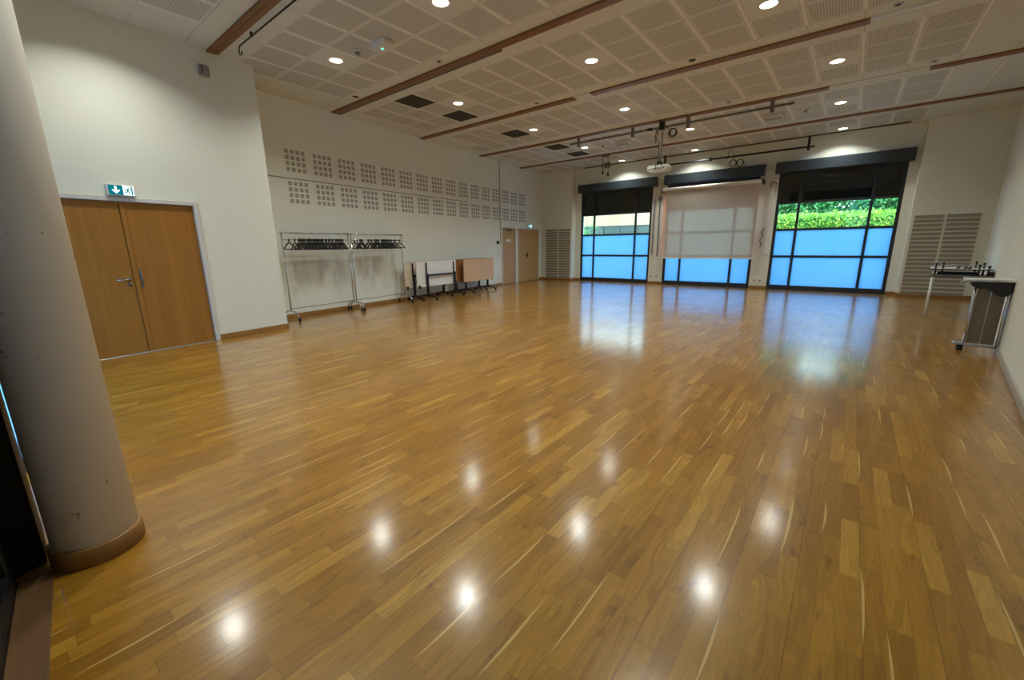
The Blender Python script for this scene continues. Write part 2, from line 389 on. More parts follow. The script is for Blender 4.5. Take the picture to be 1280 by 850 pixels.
ZC, YF, YW = 4.14, 14.29, 14.59
TL = .1269; AL = math.atan2(1, -TL); CL = math.sqrt(1+TL*TL)          # far left wall
TN = .1098; AN = math.atan2(1, -TN); CN = math.sqrt(1+TN*TN)          # near left wall
TR = .1249
xl = lambda y: -9.9383-TL*(y-14)
xn = lambda y: -7.3545-TN*(y-1)
xr = lambda y: 2.3765+TR*(y-14)
def lw(y, off=0.0, z=0.0):            # point on far left wall, off = metres into the room
    return (xl(y)+off/CL, y+off*TL/CL, z)
def nw(y, off=0.0, z=0.0): return (xn(y)+off/CN, y+off*TN/CN, z)

# ------------------------------------------------------------------ shell
def wall(name, loc, rz, L, H, T, ops, mat):
    """wall along local x, room side at local y=0, body at +y; ops = (x0,x1,z0,z1)"""
    m = MB(); xs = sorted({0, L} | {a for o in ops for a in o[:2]})
    for a, b in zip(xs, xs[1:]):
        zs = [(o[2], o[3]) for o in ops if o[0] <= a+1e-6 and o[1] >= b-1e-6]; z = 0
        for (p, q) in sorted(zs):
            if p > z: m.box(a, b, 0, T, z, p)
            z = q
        if z < H: m.box(a, b, 0, T, z, H)
    return structure(m.build(name, mat, loc=loc, rz=rz))
structure(MB().box(-11, 4, -.9, 15.2, -.2, 0).build('floor', 'floor'))
# ceiling as cells, plain where the photo shows plain tiles
LX0, LY0 = -.5559, 3.8057
lamps = []
for j in range(-1, 5):
    ks = {-1: (-10, -5, -3), 0: (-10, -6, -1), 1: (-10, -5, -1), 2: (-10, -6, 0), 3: (-10, -5, 0), 4: (-10, -6, 0)}[j]  # unseen fill lamps added: centre and middle of nearest row, centre right of next
    for k in ks: lamps.append((j, k, LX0+RP*k, LY0+BAY*j))
plaincell = {(k+1+0, j) for (j, k, _, _) in lamps}
cm = MB()
xs = [-11]+[RX0+RP*k for k in range(-15, 5)]+[4]
xl_ = lambda y: -9.9383-.1269*(y-14)
for a, b in zip(xs, xs[1:]):
    kc = round((a-RX0)/RP) if a > -11 else -99
    for j in range(-2, 5):
        y0 = TY0+(j-1)*BAY
        for r_ in range(3):
            ya, yb = y0+r_*RY, y0+(r_+1)*RY
            yb2 = yb if r_ < 2 else y0+BAY
            pl = a <= -10.9 or b >= 3.9 or (a < xl_((ya+yb)/2)+.25 if ya > 2.6 else a < -6.8) or (j == 0 and a < -8.9)
            if ya < 2.2 and b < 0 and r_ == 2: yb = 2.02
            if r_ == 1 and any(jj == j and abs((a+b)/2-lx) < .1 for (jj, kk, lx, ly) in lamps): pl = True
            if j == 4 and r_ == 2: pl = True
            cm.add([(a, ya, ZC), (b, ya, ZC), (b, yb2, ZC), (a, yb2, ZC)], [(0, 1, 2, 3)], 1 if pl else 0)
cm.box(-11, 4, -1.2, 15.2, ZC+.02, ZC+.3, 1)
structure(cm.build('ceiling', ['tile', 'plain']))
# unseen dark sheets added behind the doors, blocking sky light at the gaps
structure(MB().box(-.3, 12, .45, .5, -.1, ZC).box(-.3, 12, .2, .5, -.1, .0).build('light_block_behind_doors', 'wallback', loc=(xl(3.07), 3.07, 0), rz=AL))
structure(MB().box(0, 3.4, .35, .4, -.1, ZC).build('light_block_near_door', 'wallback', loc=(xn(-.6), -.6, 0), rz=AN))
# walls
near_ops = [((.33+.6)*CN, (2.0+.6)*CN, 0, 2.04)]
wall('wall_left_near', (xn(-.6), -.6, 0), AN, (3.07+.6)*CN, ZC+.05, .2, near_ops, 'wall')
structure(MB().box(-9.2, xn(3.07)-.0, 2.87, 3.07, 0, ZC+.05).build('wall_left_return', 'wall'))
far_ops = [((11.33-3.07)*CL, (12.27-3.07)*CL, 0, 2.02), ((12.40-3.07)*CL, (14.06-3.07)*CL, 0, 2.02)]
wall('wall_left_far', (xl(3.07), 3.07, 0), AL, (15-3.07)*CL, ZC+.05, .2, far_ops, 'perf')
wall('wall_right', (xr(15), 15, 0), math.atan2(-1, -TR), 16*math.sqrt(1+TR*TR), ZC+.05, .2, [], 'wall')
W = [(-8.30, -5.53), (-5.04, -2.34), (-1.87, .84)]
wm = MB(); px = [-10.3]+[q for a in W for q in a]+[3.0]
for i in range(0, len(px), 2): wm.box(px[i], px[i+1], YW, YW+.25, 0, ZC+.05)
for a, b in W: wm.box(a, b, YW, YW+.25, 3.29, ZC+.05)
wm.box(-10.3, -8.53, YF, YW+.01, 0, ZC+.05); wm.box(1.035, 3.0, YF, YW+.01, 0, ZC+.05)
structure(wm.build('wall_far', 'wall'))
# near wall right behind the camera: blacked out glazing, frosted strip further left, added pane at right
nm = MB(); nm.box(-8, -7.0, -.5, -.15, 0, ZC); nm.box(-7.0, -3.75, -.5, -.15, 3.0, ZC); nm.box(-3.75, -3.3, -.5, -.15, 0, ZC); nm.box(-3.3, -1.70, -.9, -.62, 0, ZC); nm.box(-1.70, 1.5, -.9, -.62, 3.6, ZC)
nm.box(-3.3, -3.2, -.62, -.15, 0, ZC)
structure(nm.build('wall_near', 'wall'))

# baseboards
def bb(name, loc, rz, runs, mt='skirt'):
    m = MB()
    for a, b in runs: m.box(a, b, -.016, .002, 0, .085, b=.004)
    structure(m.build(name, mt, loc=loc, rz=rz))
bb('baseboard_left_near', (xn(-.6), -.6, 0), AN, [(0, .92*CN), (2.605*CN, 3.67*CN)])
bb('baseboard_left_far', (xl(3.07), 3.07, 0), AL, [(0, (11.33-3.07)*CL), ((14.06-3.07)*CL, (14.29-3.07)*CL)])
bb('baseboard_right', (xr(14.29), 14.29, 0), math.atan2(-1, -TR), [(0, 15)], 'skirtgrey')
m = MB()
for a, b, y in ((-9.96, -8.53, YF), (1.035, 2.40, YF), (-8.53, -8.30, YW), (-5.53, -5.04, YW), (-2.34, -1.87, YW), (.84, 1.035, YW)): m.box(a, b, y-.016, y+.002, 0, .085, b=.004)
m.box(-8.532, -8.514, YF-.016, YW, 0, .085); m.box(1.019, 1.037, YF-.016, YW, 0, .085)
structure(m.build('baseboard_far', 'skirt'))
m = MB().box(0, 4, -.105, 0, 0, .012, b=.004)
structure(m.build('trim_1', 'plank', loc=(-2.551, -.077, 0), rz=-.0814))
# thin rail on far left wall
structure(MB().box(.02, (9.5-3.07)*CL, -.012, .002, 2.693, 2.711, b=.003).build('trim_2', 'grey', loc=(xl(3.07), 3.07, 0), rz=AL))

# ------------------------------------------------------------------ windows
def window(i, a, b):
    wdt = b-a; root = MB(); y0, y1 = 0, .07
    root.box(0, .075, y0, y1, 0, 3.29, b=.006).box(wdt-.075, wdt, y0, y1, 0, 3.29, b=.006).box(.075, wdt-.075, y0, y1, 0, .13, b=.006).box(.075, wdt-.075, y0, y1, 3.21, 3.29)
    o = structure(root.build('window_%d' % i, 'frame', loc=(a, YW+.02, 0)))
    ml = MB()
    for x in (.555, wdt-.585): ml.box(x-.03, x+.03, y0-.005, y1, .13, 3.21, b=.005)
    ml.build('mullion', 'frame', o)
    for z in (.97, 1.73, 2.47):
        MB().box(.075, wdt-.075, y0+.002, y1-.002, z-.03, z+.03, b=.005).build('transom', 'frame', o)
    xsn = [.075, .555, wdt-.585, wdt-.075]
    for x0, x1 in zip(xsn, xsn[1:]):
        for z0, z1, mt in ((.13, .97, 'film'), (.97, 1.73, 'film'), (1.73, 2.47, 'glass'), (2.47, 3.21, 'glass')):
            if i == 2 and z0 == 1.73: mt = 'film'
            nm_ = 'frosted_pane' if mt == 'film' else 'clear_pane'
            MB().box(x0, x1, .03, .042, z0, z1).build(nm_, mt, o)
    return o
for i, (a, b) in enumerate(W): window(i+1, a, b)
m = MB().box(-7.0, -3.84, -.14, -.12, .1, 1.6)
m4 = MB().box(-7.0, -3.84, -.14, -.115, 1.6, 2.96)
wn = structure(MB().box(-7.0, -3.9, -.18, -.105, 0, .1).box(-7, -3.9, -.18, -.105, 2.95, 3.0).box(-3.84, -3.75, -.18, -.125, .1, 2.95).box(-5.5, -5.44, -.18, -.105, .1, 2.95).box(-7, -6.94, -.18, -.105, .1, 2.95).build('window_4', 'frame'))
m.build('frosted_pane', 'film', wn); m4.build('added_blackout', 'blind', wn)  # unseen blackout added to cut blue window light on the near left wall

# roller blinds (dark), box cassettes above each window
BL = ['black roller blind with slate box over the left window by the slatted panel', 'black roller blind box over the middle window, mostly hidden by the screen', 'black roller blind with slate box over the right window facing the hedge']
for (a, b), lb, bot in zip(((-8.33, -5.37), (-5.09, -2.23), (-1.955, .925)), BL, (2.47, 2.47, 2.47)):
    t = thing('roller_blind', lb, 'blind', (a, YW, 3.27), group=None)
    L = b-a
    MB().prism([(0, 0), (0, .30), (-.20, .30), (-.25, .27), (-.25, .02), (-.22, 0)], 0, L, plane='yz').build('blind_box', 'slate', t)
    MB().box(.06, L-.12, .105, .118, bot-3.27, .01).build('blind_fabric', 'blind', t)
    MB().box(.06, L-.12, .098, .125, bot-3.29, bot-3.255, b=.004).build('bottom_bar', 'frame', t)

# projection screen
t = thing('projection_screen', 'pale roll-down projection screen hanging in front of the middle window', 'screen', (-5.07, 14.2, 0))
MB().tube([(0, 0, 3.09), (2.84, 0, 3.09)], .055, 20).build('roller_tube', 'white', t)
fm = MB(); nx, nz = 48, 30; vs_ = []
for j in range(nz+1):
    zz = .91+(3.05-.91)*j/nz
    for i in range(nx+1):
        u = i/nx; fold = .010*math.sin(u*36+2*math.sin(j*.3))*(j/nz)**2*(abs(u-.5)*1.6)
        bow = .012*math.sin(math.pi*j/nz)
        xx = .06+2.74*u + (bow if u < .5 else -bow)*abs(2*u-1)
        vs_.append((xx, -.02+fold, zz))
fm.add(vs_, [(j*(nx+1)+i, j*(nx+1)+i+1, (j+1)*(nx+1)+i+1, (j+1)*(nx+1)+i) for j in range(nz) for i in range(nx)], 0, True)
fm.build('screen_fabric', 'screen', t)
MB().box(.0, 2.88, -.035, -.005, .895, .92, b=.006).build('bottom_bar', 'white', t)
for x in (-.03, 2.84):
    MB().box(x, x+.03, -.06, .388, 3.02, 3.16, b=.01).build('end_bracket', 'plastic', t)

# ------------------------------------------------------------------ doors
def lever(parent, x, z, d, yf=-.0, rose=True):
    h = MB().lathe([(.026, 0), (.026, .008), (.012, .012), (.010, .045)], 16)
    h.v = [(x+p[0], yf-p[2], z+p[1]) for p in h.v]
    h.tube([(x, yf-.045, z), (x+d*.02, yf-.05, z), (x+d*.13, yf-.05, z)], .009, 8)
    o = h.build('handle', 'chrome', parent)
    k = MB().lathe([(.024, 0), (.024, .01), (.006, .012)], 16); k.v = [(x+p[0], yf-p[2], z-.07+p[1]) for p in k.v]
    k.build('keyhole_rose', 'greymet', parent); return o
def frame(m, a, b, H, wd=.055, d=.03, dep=.12):
    m.box(a, a+wd, -d, dep, 0, H, b=.004).box(b-wd, b, -d, dep, 0, H, b=.004).box(a+wd, b-wd, -d, dep, H-wd, H, b=.004)
d1 = structure(thing('door_1', None, None, nw(0, 0), AN))
y2l = lambda y: y*CN
m = MB(); frame(m, .33*CN, 2.0*CN, 2.04); m.build('door_frame', 'paint', d1)
MB().box(.385*CN, 1.135*CN, .012, .055, .012, 1.98, b=.003).build('door_leaf', 'door', d1)
MB().box(1.139*CN, 1.192*CN, .0, .055, .012, 1.98, b=.003).build('meeting_strip', 'door', d1)
MB().box(1.196*CN, 1.94*CN, .012, .055, .012, 1.98, b=.003).build('door_leaf', 'door', d1)
lever(d1, 1.085*CN, 1.0, -1, .012)
m = MB().box(1.200*CN, 1.228*CN, .0, .014, .88, 1.12, b=.003).tube([(1.213*CN, 0, 1.07), (1.213*CN, -.03, 1.06), (1.213*CN, -.032, .97), (1.213*CN, 0, .96)], .006, 8)
m.build('pull_handle', 'greymet', d1)
MB().box(.385*CN, 1.94*CN, -.012, .05, 0, .010, b=.002).build('threshold_strip', 'alu', d1)
d2 = structure(thing('door_2', None, None, lw(0, 0), AL))
m = MB(); frame(m, 11.33*CL, 12.27*CL, 2.02, .04); m.build('door_frame', 'paint', d2)
MB().box(11.37*CL, 12.23*CL, .012, .05, .01, 1.98, b=.003).build('door_leaf', 'door_pale', d2)
lever(d2, 11.45*CL, 1.02, 1, .012)
MB().box(11.75*CL, 11.95*CL, -.06, .012, 1.90, 1.95, b=.008).tube([(11.8*CL, -.05, 1.95), (11.6*CL, -.14, 1.97), (11.42*CL, -.03, 1.985)], .010, 6).build('door_closer', 'greymet', d2)
MB().box(11.66*CL, 11.96*CL, .004, .013, 1.52, 1.60, b=.003).build('door_plate', 'sticker_white', d2)
d3 = structure(thing('door_3', None, None, lw(0, 0), AL))
m = MB(); frame(m, 12.40*CL, 14.06*CL, 2.02, .04); m.build('door_frame', 'paint', d3)
MB().box(12.44*CL, 13.115*CL, .012, .05, .01, 1.98, b=.003).build('door_leaf', 'door_pale', d3)
MB().box(13.125*CL, 14.02*CL, .012, .05, .01, 1.98, b=.003).build('door_leaf', 'door_pale', d3)
lever(d3, 13.06*CL, 1.0, -1, .012)
MB().box(13.13*CL, 13.165*CL, -.02, .014, .92, 1.12, b=.003).build('lock_plate', 'plastic', d3)

# ------------------------------------------------------------------ exit signs
def exit_sign(loc, rz, L, H, label):
    t = thing('exit_sign', label, 'sign', loc, rz)
    MB().box(-.02, L+.02, -.06, 0, -.012, H+.012, b=.01).build('sign_housing', 'white', t)
    MB().box(0, L*.56, -.064, -.058, 0, H).build('green_panel', 'exit_green', t)
    cx, cz, q = L*.28, H*.5, H
    ar = MB().prism([(cx-q*.10, cz+q*.40), (cx+q*.10, cz+q*.40), (cx+q*.10, cz), (cx+q*.32, cz+q*.06), (cx+q*.32, cz-q*.08), (cx, cz-q*.40), (cx-q*.32, cz-q*.08), (cx-q*.32, cz+q*.06), (cx-q*.10, cz)], -.067, -.063, plane='xz')
    ar.build('arrow_mark', 'exit_white', t)
    MB().box(L*.56, L, -.064, -.058, 0, H).build('white_panel', 'exit_white', t)
    x0 = L*.57; s_ = H/.12
    P = lambda x, z: (x0+x*s_, -.066, z*s_)
    mn = MB()
    mn.tube([P(.055, .095), P(.058, .0955)], .009*s_, 8)
    for pth, r_ in (([P(.05, .083), P(.045, .055)], .008), ([P(.048, .08), P(.03, .072), P(.022, .055)], .004), ([P(.05, .08), P(.065, .068), P(.078, .074)], .004), ([P(.045, .055), P(.06, .04), P(.055, .015)], .005), ([P(.045, .055), P(.032, .035), P(.012, .032)], .005)):
        mn.tube(pth, r_*s_, 6)
    mn.box(x0+.082*s_, x0+.095*s_, -.067, -.063, 0.004, H-.006)
    mn.build('running_man_mark', 'exit_green', t)
exit_sign(nw(1.058, 0, 2.062), AN, .245, .115, 'lit green exit sign with down arrow above the near double door')
exit_sign(lw(13.10, 0, 2.05), AL, .30, .10, 'small lit exit sign above the far double door')
t = thing('wall_sensor', 'beige box sensor high on the near left wall', 'sensor', nw(2.30, 0, 3.77), AN)
MB().box(0, .13, -.05, 0, 0, .15, b=.012).build('sensor_body', 'grey', t); MB().box(.02, .05, -.056, -.048, .02, .13, b=.004).build('sensor_lens', 'greymet', t)
t = thing('round_alarm', 'round white wall alarm in the far left corner', 'alarm', (-9.93, YF, 2.36), 0)
m = MB().lathe([(.06, 0), (.06, .03), (.045, .05), (.0, .055)], 20); m.v = [(p[0], -p[2], p[1]*1.3) for p in m.v]; m.build('alarm_body', 'white', t)
# vertical conduit with switches
tag(MB().box(-.014, .014, -.02, 0, 1.50, ZC, b=.003).build('conduit', 'grey', loc=lw(11.26), rz=AL), 'thin vertical conduit on the far left wall beside the single door', 'conduit')
t = thing('wall_switch', 'black switch box at the foot of the vertical conduit', 'switch', lw(11.02, 0, 1.44), AL)
MB().box(0, .11, -.05, 0, 0, .10, b=.008).build('switch_body', 'plastic', t); MB().box(.12, .26, -.03, 0, .01, .07, b=.006).build('switch_cover', 'white', t)
for z, lb in ((1.05, 'small light switch above the socket left of the single door'), (.18, 'small wall socket near the skirting left of the single door')):
    t = thing('wall_socket', lb, 'socket', lw(11.08, 0, z), AL)
    MB().box(0, .08, -.012, 0, 0, .08, b=.004).build('socket_plate', 'white', t); MB().box(.02, .06, -.016, -.01, .02, .06, b=.003).build('socket_insert', 'grey', t)

# ------------------------------------------------------------------ far wall furniture: slatted panels, trunking, sockets
def slat_panel(x0, x1, mid, z0, z1, n, label):
    t = thing('slatted_wall_panel', label, 'panel', (x0, YF, 0))
    L = x1-x0; MB().box(0, L, -.012, 0, z0, z1).build('panel_backing', 'slatline', t)
    m = MB(); dz = (z1-z0)/n
    for i in range(n):
        for a, b in ((.035, mid-x0-.025), (mid-x0+.025, L-.035)): m.box(a, b, -.020, -.010, z0+dz*i+.013, z0+dz*(i+1)-.013)
    m.build('slats', 'olive', t)
slat_panel(-9.74, -8.55, -9.14, .085, 2.0, 19, 'slatted acoustic panel in the left corner beside the far double door')
slat_panel(1.07, 2.24, 1.64, .055, 1.98, 19, 'slatted acoustic panel right of the right window')
def sockets(x, z, label):
    t = thing('wall_socket', label, 'socket', (x, YW, z)); MB().box(0, .085, -.012, 0, 0, .085, b=.004).build('socket_plate', 'white', t)
    m = MB().lathe([(.026, 0), (.026, .006), (.020, .007)], 16); m.v = [(p[0]+.0425, -.011-p[2], p[1]+.0425) for p in m.v]; m.build('socket_insert', 'grey', t)
sockets(-5.47, .22, 'left socket of the pair between left and middle windows'); sockets(-5.28, .22, 'right socket of the pair between left and middle windows')
sockets(-2.24, .20, 'left socket of the pair between middle and right windows'); sockets(-2.09, .20, 'right socket of the pair between middle and right windows')
t = thing('cable_trunking', 'white vertical trunking on the pier left of the right window', 'trunking', (-2.04, YW, 1.03))
MB().box(0, .10, -.06, 0, 0, 1.95, b=.008).build('trunking_body', 'white', t)
MB().tube([(.05, -.03, 1.95), (.03, -.05, 2.05), (.07, -.04, 2.2), (.05, -.03, 2.45)], .006, 6).build('cable', 'white', t)
MB().tube([(-.03, -.08, 1.93), (.02, -.1, 2.02), (.08, -.1, 2.05), (.15, -.09, 1.96)], .012, 6).build('cable_loop', 'plastic', t)
t = thing('hanging_cable', 'black cable ends hooked on the pier left of the right window', 'cable', (-2.12, YW, 1.3))
MB().tube([(.0, -.01, .5), (.01, -.03, .42), (-.04, -.05, .38), (.02, -.03, .30), (-.05, -.05, .12), (0, -.03, .05), (-.03, -.02, -.05)], .012, 6).build('cable', 'plastic', t)
for x, w_, z0, z1, lb in ((-5.47, .05, 1.02, 2.85, 'grey vertical trunking on the pier right of the left window'), (-5.27, .025, .95, 2.9, 'thin vertical pipe beside the left edge of the screen')):
    tag(MB().box(0, w_, -.03, 0, z0, z1, b=.004).build('cable_trunking', 'alu' if w_ > .03 else 'greymet', loc=(x, YW, 0)), lb, 'trunking')
t = thing('cable_coil', 'small black cable coil hanging beside the projection screen', 'cable', (-5.24, 14.5, 2.86))
MB().tube([(.05*math.cos(a), 0, .05*math.sin(a)) for a in [k*math.pi/8 for k in range(16)]], .014, 6, closed=True).tube([(0, 0, .07), (.02, .05, .3), (.05, .08, .5)], .008, 6).build('coil', 'plastic', t)

# ------------------------------------------------------------------ ceiling rails
def batten(y, label, spans, chan=None, track=None, w_=.15, h=.03):
    t = thing('ceiling_batten', label, 'ceiling rail', (0, y, ZC), group=None)
    for a, b in spans:
        m = MB(); m.box(a, b, -w_/2, -w_*.08, -h, 0, b=.004); m.box(a, b, -w_*.05, w_/2, -h, 0, b=.004); m.box(a, b, -w_*.09, -.0, -h+.012, 0)
        m.build('wood_board', 'batten', t)
    if chan:
        for a, b in chan: MB().box(a, b, -w_/2, w_/2, -.012, 0, b=.003).box(a, b, -w_*.42, -w_*.34, -.02, 0, 0).box(a, b, w_*.34, w_*.42, -.02, 0).build('bare_channel', 'white', t)
    if track:
        for a, b in track:
            m = MB()
            for q in range(3): m.box(a, b, w_/2+.004+q*.022, w_/2+.018+q*.022, -.03, 0, b=.003)
            m.build('curtain_track', 'greymet', t)
    return t
xL = lambda y: xl(y)+.01
batten(2.515, 'wooden ceiling rail nearest the camera, ending at the near left wall', [(xn(2.5)+.01, 1.0)], w_=.15)
batten(5.04, 'second wooden ceiling rail from the near wall, with grey curtain track', [(xL(5.04), 1.25)], track=[(xL(5.04), -4.3)], w_=.13)
batten(7.61, 'third wooden ceiling rail, with a gap and a bare white right end', [(xL(7.61), -4.53), (-4.17, -.19)], chan=[(-4.53, -4.17), (-.19, 1.55)])
batten(10.22, 'fourth wooden ceiling rail, carrying the projector pole', [(xL(10.22), -.70), (.62, 1.88)], chan=[(-.70, .62)])
batten(12.68, 'fifth wooden ceiling rail, second nearest to the windows', [(xL(12.68), 2.2)], w_=.14)
tag(MB().box(-8.08, .72, -.02, .02, -.025, 0, b=.003).build('ceiling_track', 'black', loc=(0, 14.3, ZC)), 'thin black ceiling track right in front of the windows', 'ceiling rail')
# hook rod beside the first batten
t = thing('hanging_rod', 'thin dark rod with a hook beside the first ceiling rail', 'rod', (-6.9, 2.66, 4.09))
MB().tube([(0, 0, 0), (2.2, 0, 0)], .010, 8).build('rod', 'black', t)
MB().tube([(0, 0, 0), (-.02, 0, -.01), (-.05, 0, -.06), (-.03, .0, -.10), (.02, 0, -.11), (.05, 0, -.08)], .009, 8).build('hook', 'black', t)
for x in (.4, 1.7): MB().box(x, x+.03, -.012, .012, 0, .05).build('bracket', 'black', t)
# lighting bars
t = thing('lighting_bar', 'grey hanging bar under the fourth ceiling rail, holding the projector pole', 'lighting bar', (0, 10.22, 0))
MB().tube([(-6.2, 0, 3.985), (-1.22, 0, 3.985)], .024, 10).build('bar', 'greymet', t)
for x in (-5.94, -4.46, -3.18, -1.58): MB().box(x-.035, x+.035, -.02, .02, 3.88, 4.10, b=.004).build('hanger_plate', 'greymet', t)
MB().box(-4.10, -3.97, -.03, .03, 3.955, 4.015, b=.008).build('connector_block', 'plastic', t)
t = thing('lighting_bar', 'black bar in front of the blind boxes, above the middle window', 'lighting bar', (0, 14.2, 0))
MB().tube([(-5.2, 0, 3.85), (-1.10, 0, 3.85)], .026, 10).build('bar', 'black', t)
for x in (-5.05, -1.24): MB().box(x-.03, x+.03, -.02, .02, 3.76, 4.14 if x < -3 else 4.12, b=.004).build('hanger_plate', 'black', t)
MB().box(-3.72, -3.62, -.04, .04, 3.80, 3.90, b=.008).build('clamp', 'plastic', t)
def coil(name, label, loc, rings, tails=()):
    t = thing(name, label, 'cable', loc); m = MB()
    for (x, z, r_, ph) in rings:
        for q in range(2): m.tube([(x+(r_+.01*q)*math.cos(a), .012*q, z+(r_*1.1)*math.sin(a)) for a in [k*math.pi/9 for k in range(18)]], .010, 6, closed=True)
    m.build('coil', 'plastic', t)
    for tl_ in tails: MB().tube(tl_, .008, 6).build('cable', 'plastic', t)
    return t
coil('cable_coil', 'black cable coil hanging from the bar above the middle window', (-2.95, 14.17, 3.66), [(-.09, 0, .085, 0), (.10, -.01, .085, 0)], [[(-.25, 0, .12), (-.22, 0, .3), (-.18, 0, .48), (-.12, 0, .3), (-.05, 0, .1)], [(.25, 0, 0), (.26, 0, -.12)]])
coil('cable_coil', 'black cable coil beside the top of the projector pole', (-3.50, 10.20, 3.83), [(0, 0, .085, 0), (.01, .01, .07, 0)], [[(-.10, 0, .1), (-.2, 0, .16), (-.24, 0, .1)]])
tt = coil('cable_coil', 'cable loops with two hanging plugs under the fifth ceiling rail', (-6.36, 12.66, 3.80), [(-.05, 0, .06, 0), (.06, 0, .065, 0)], [[(-.10, 0, .3), (-.12, 0, .1), (-.10, 0, -.15)], [(.05, 0, .3), (.08, 0, .1), (.08, 0, -.22)]])
for x, z in ((-.10, -.15), (.08, -.22)): MB().tube([(x, 0, z), (x, 0, z-.04), (x, 0, z-.10)], [.014, .035, .025], 8).build('plug', 'plastic', tt)
MB().box(-.15, .12, -.02, .02, .26, .33, b=.004).build('bracket', 'greymet', tt)

# projector with pole
t = thing('projector', 'white projector hanging on a long pole from the fourth ceiling rail', 'projector', (-3.76, 10.24, 0))
MB().tube([(0, 0, 3.22), (0, 0, 4.12)], .035, 12).build('pole', 'white', t)
MB().box(-.06, .06, -.05, .05, 3.93, 4.11, b=.008).build('pole_clamp', 'plastic', t)
MB().box(-.05, .05, -.05, .05, 3.17, 3.26, b=.01).tube([(-.12, 0, 3.18), (0, 0, 3.27), (.12, 0, 3.18)], .008, 6).build('mount', 'plastic', t)
pj = MB().box(-.24, .22, -.16, .18, 3.04, 3.165, b=.02).build('projector_body', 'white', t)
for x, w_, h_ in ((-.20, .05, .02), (-.13, .03, .03), (-.08, .07, .022), (.0, .03, .035), (.05, .06, .025), (.14, .03, .04)): MB().box(x, x+w_, -.164, -.158, 3.07, 3.07+h_).build('port', 'plastic', pj)
MB().tube([(.10, -.165, 3.10), (.12, -.2, 3.16), (.03, -.06, 3.25), (.04, -.04, 3.6), (.035, -.04, 3.9)], .009, 6).tube([(-.05, -.165, 3.09), (-.02, -.2, 3.15), (.0, -.06, 3.3), (-.04, -.04, 3.7)], .008, 6).build('cable', 'plastic', t)
MB().tube([(-.10, -.05, 3.95), (-.13, -.05, 3.8), (-.11, -.05, 3.66), (-.08, -.05, 3.8), (-.07, -.05, 3.95)], .010, 6).build('cable_loop', 'plastic', t)
m = MB().lathe([(.04, 0), (.045, .03), (.03, .035)], 16); m.v = [(p[0]-.12, .18+p[2], 3.1+p[1]) for p in m.v]; m.build('lens', 'plastic', t)

# ------------------------------------------------------------------ ceiling fittings
COLN = {-10: 'left', -6: 'centre left', -5: 'centre', -3: 'middle', -1: 'centre right', 0: 'right'}
ROWN = {4: 'row nearest the windows', 3: 'second row from the windows', 2: 'third row from the windows', 1: 'fourth row from the windows', 0: 'fifth row from the windows, with an unseen centre right lamp added', -1: 'row nearest the near wall, with unseen centre and middle lamps added'}
proto = thing('downlight', 'x', 'ceiling light', (0, 0, ZC), group='recessed round downlights in the ceiling')
MB().lathe([(.092, -.001), (.095, -.010), (.118, -.006), (.120, 0)], 32).build('trim_ring', 'white', proto)
MB().lathe([(.0, -.0045), (.093, -.0045), (.093, -.0005)], 32).build('lamp_diffuser', 'disc', proto)
ld = bpy.data.lights.new('downlight_lamp', 'AREA'); ld.shape = 'DISK'; ld.size = .184; ld.energy = LAMP_W; ld.color = LAMP_COL; ld.spread = math.radians(130)
lo = bpy.data.objects.new('lamp', ld); COL.objects.link(lo); lo.parent = proto; lo.location = (0, 0, -.012)
first = True
for (j, k, x, y) in lamps:
    o = proto if first else copy_tree(proto); first = False
    o.location = (x, y, ZC); o['label'] = 'glowing round downlight, %s one in the %s' % (COLN[k], ROWN[j])
GR = [((-7.306, -6.718), (5.434, 6.044), 'dark square ceiling grille nearest the camera'), ((-7.306, -6.718), (6.654, 7.264), 'dark ceiling grille just before the third ceiling rail'),
      ((-7.306, -6.718), (8.587, 9.197), 'dark ceiling grille between third and fourth ceiling rails'), ((-7.306, -6.718), (10.52, 11.13), 'grey ceiling grille just past the fourth ceiling rail'), ((-7.306, -6.718), (11.74, 12.35), 'grey ceiling grille just before the fifth ceiling rail')]
for (a, b), (c, d), lb in GR:
    t = thing('ceiling_grille', lb, 'vent', ((a+b)/2, (c+d)/2, ZC), group=None); hx, hy = (b-a)/2-.015, (d-c)/2-.015
    MB().box(-hx, hx, -hy, hy, -.004, 0).build('grille_backing', 'dark', t)
    m = MB()
    for q in range(22):
        yy = -hy+.02+q*(2*hy-.04)/21; m.box(-hx+.01, hx-.01, yy-.004, yy+.004, -.010, -.003)
    m.build('louvres', 'dark', t)
t = thing('emergency_light', 'white emergency luminaire with green glow on the ceiling near the first rail', 'emergency light', (-5.44, 3.92, ZC))
MB().box(-.17, .17, -.085, .085, -.075, 0, b=.012).build('housing', 'white', t); MB().box(-.15, .15, -.075, .075, -.085, -.07, b=.006).build('lens', 'paint', t); MB().tube([(.02, 0, -.082), (.02, 0, -.09)], .020, 10).build('indicator', 'green_led', t)
for x, y, lb in ((-5.29, 11.5, 'grey emergency luminaire on the ceiling left of the projector pole'), (-1.73, 11.5, 'white emergency luminaire on the ceiling right of the projector pole')):
    t = thing('emergency_light', lb, 'emergency light', (x, y, ZC)); MB().box(-.20, .20, -.08, .08, -.08, 0, b=.012).build('housing', 'white', t); MB().box(-.17, .17, -.07, .07, -.09, -.075, b=.006).build('lens', 'grey', t)
